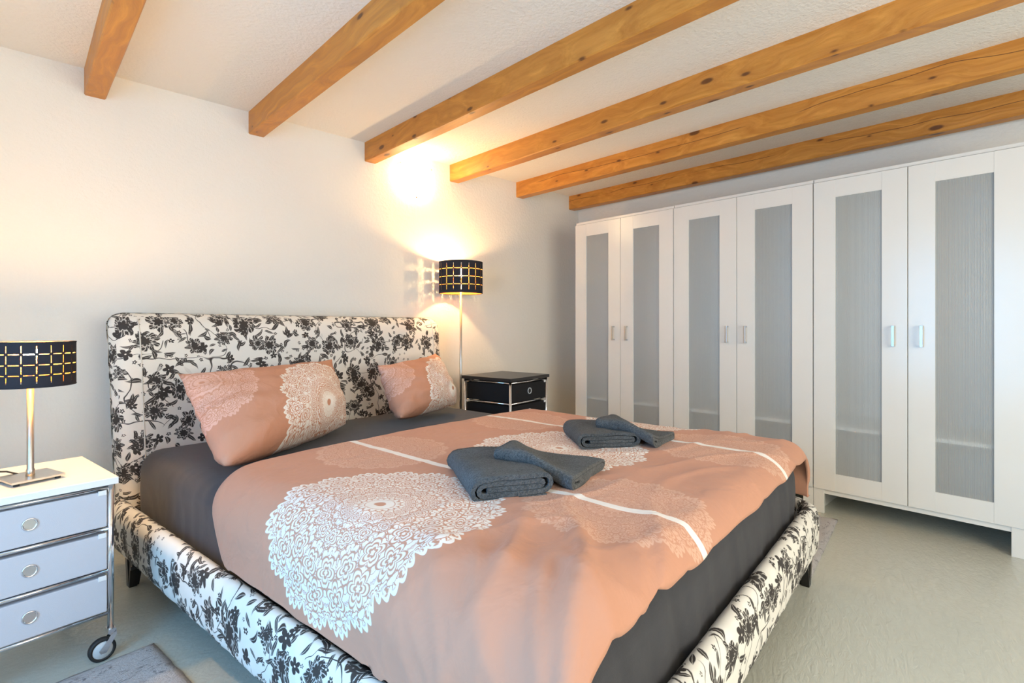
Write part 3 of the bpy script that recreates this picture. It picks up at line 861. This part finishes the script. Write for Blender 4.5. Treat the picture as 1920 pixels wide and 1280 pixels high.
tl = empty('table_lamp', (0.038, 2.124, 0.546), R(18))
tag(tl, 'table lamp with black grid-cut drum shade and square steel base', 'lamp')
bm = bmesh.new(); box(bm, -0.062, 0.062, -0.062, 0.062, 0.008, 0.014, 0.001); obj_bm('base', bm, M['steel'], tl)
for sx in (-1, 1):
    for sy in (-1, 1):
        bm = bmesh.new(); lathe(bm, [(0, 0), (0.007, 0), (0.007, 0.008), (0, 0.008)], 12, Matrix.Translation((sx*0.048, sy*0.048, 0))); obj_bm('foot', bm, M['rubber'], tl)
bm = bmesh.new(); lathe(bm, [(0, 0.014), (0.011, 0.014), (0.0105, 0.030), (0.0085, 0.034), (0.0085, 0.32), (0, 0.32)], 16); obj_bm('stem', bm, M['steel'], tl, True)
shade(tl, 0.106, 0.283, 0.411, 20, (0.27, 0.50, 0.74), 0.09, 0.0021, rot=0.11)
bulb(tl, 0.378, M['bulb_small'], 0.018)
bm = bmesh.new(); tube(bm, [(-0.01, 0.055, 0.012), (-0.03, 0.075, 0.022), (-0.075, 0.085, 0.030), (-0.13, 0.07, 0.018), (-0.19, 0.06, 0.006), (-0.26, 0.07, 0.004)], 0.0027, 8); obj_bm('cord', bm, M['rubber'], tl, True)

fl = empty('floor_lamp', (2.19, 2.800, 0), R(10))
tag(fl, 'floor lamp with black grid-cut drum shade on a thin steel pole', 'lamp')
bm = bmesh.new(); lathe(bm, [(0, 0.0), (0.125, 0.0), (0.127, 0.006), (0.118, 0.014), (0.02, 0.020), (0.012, 0.03), (0, 0.03)], 36); obj_bm('base', bm, M['steel'], fl, True)
bm = bmesh.new(); tube(bm, [(-0.010, -0.006, 0.02), (0, 0, 1.30)], 0.0085, 12); obj_bm('pole', bm, M['steel'], fl, True)
shade(fl, 0.147, 1.226, 1.434, 18, (0.26, 0.51, 0.76), 0.09, 0.0027, rot=0.05)
bulb(fl, 1.372, M['bulb'], 0.022)

wl = empty('wall_lamp', (1.945, Y1, 2.000)); tag(wl, 'round glowing opal glass lamp on the wall between two beams', 'lamp')
rotm = Matrix.Rotation(R(90), 4, 'X')
bm = bmesh.new(); lathe(bm, [(0, 0.0), (0.09, 0.0), (0.09, 0.022), (0, 0.022)], 32, rotm); obj_bm('base_plate', bm, M['white_top'], wl, True)
bm = bmesh.new(); lathe(bm, [(0.132, 0.020), (0.134, 0.026), (0.128, 0.042), (0.110, 0.060), (0.080, 0.075), (0.045, 0.083), (0, 0.086)], 40, rotm); obj_bm('glass_dome', bm, M['globe'], wl, True)
for k in range(3):
    a = math.pi/2*3 + k*2*math.pi/3
    bm = bmesh.new(); c = Vector((0.137*math.cos(a), -0.026, 0.137*math.sin(a)))
    box(bm, c.x-0.006, c.x+0.006, -0.036, 0.0, c.z-0.006, c.z+0.006, 0.001); obj_bm('clip', bm, M['chrome'], wl)

# ------------------------------------------------------------------ rugs
def rug(loc, rz, W, L, label):
    bm = bmesh.new(); nx, ny = 30, 60; V = {}
    def top(i, j):
        x = W*i/nx; y = L*j/ny
        ed = 0 if (i in (0, nx) or j in (0, ny)) else 1
        return Vector((x + (0.004*noise.noise((y*20, 0, 1)) if i in (0, nx) else 0), y + (0.004*noise.noise((x*20, 3, 1)) if j in (0, ny) else 0), 0.007 + 0.008*ed + 0.0015*noise.noise((x*25, y*25, 0))))
    for i in range(nx+1):
        for j in range(ny+1): V[i, j] = bm.verts.new(top(i, j))
    for i in range(nx):
        for j in range(ny): bm.faces.new((V[i, j], V[i+1, j], V[i+1, j+1], V[i, j+1])).smooth = True
    be = [e for e in bm.edges if e.is_boundary]
    r = bmesh.ops.extrude_edge_only(bm, edges=be)
    for v in [g for g in r['geom'] if isinstance(g, bmesh.types.BMVert)]: v.co.z = 0.0005
    o = obj_bm('rug', bm, M['rug'], None, loc=loc); o.rotation_euler = (0, 0, rz)
    return tag(o, label, 'rug', 'grey marled bedside rugs')
# corner positions: left rug's head-right corner, right rug's foot-right corner
a = R(8)
def corner(cx, cy, W, L, rz, fx, fy):
    return (cx - (math.cos(rz)*W*fx - math.sin(rz)*L*fy), cy - (math.sin(rz)*W*fx + math.cos(rz)*L*fy), 0)
rug(corner(0.322, 1.975, 0.62, 1.25, a, 1, 1), a, 0.62, 1.25, 'grey marled rug on the floor left of the bed, below the grey-drawer trolley')
rug(corner(3.085, 0.80, 0.80, 1.35, a, 1, 0), a, 0.80, 1.35, 'grey marled rug on the floor between the bed foot and the wardrobes')
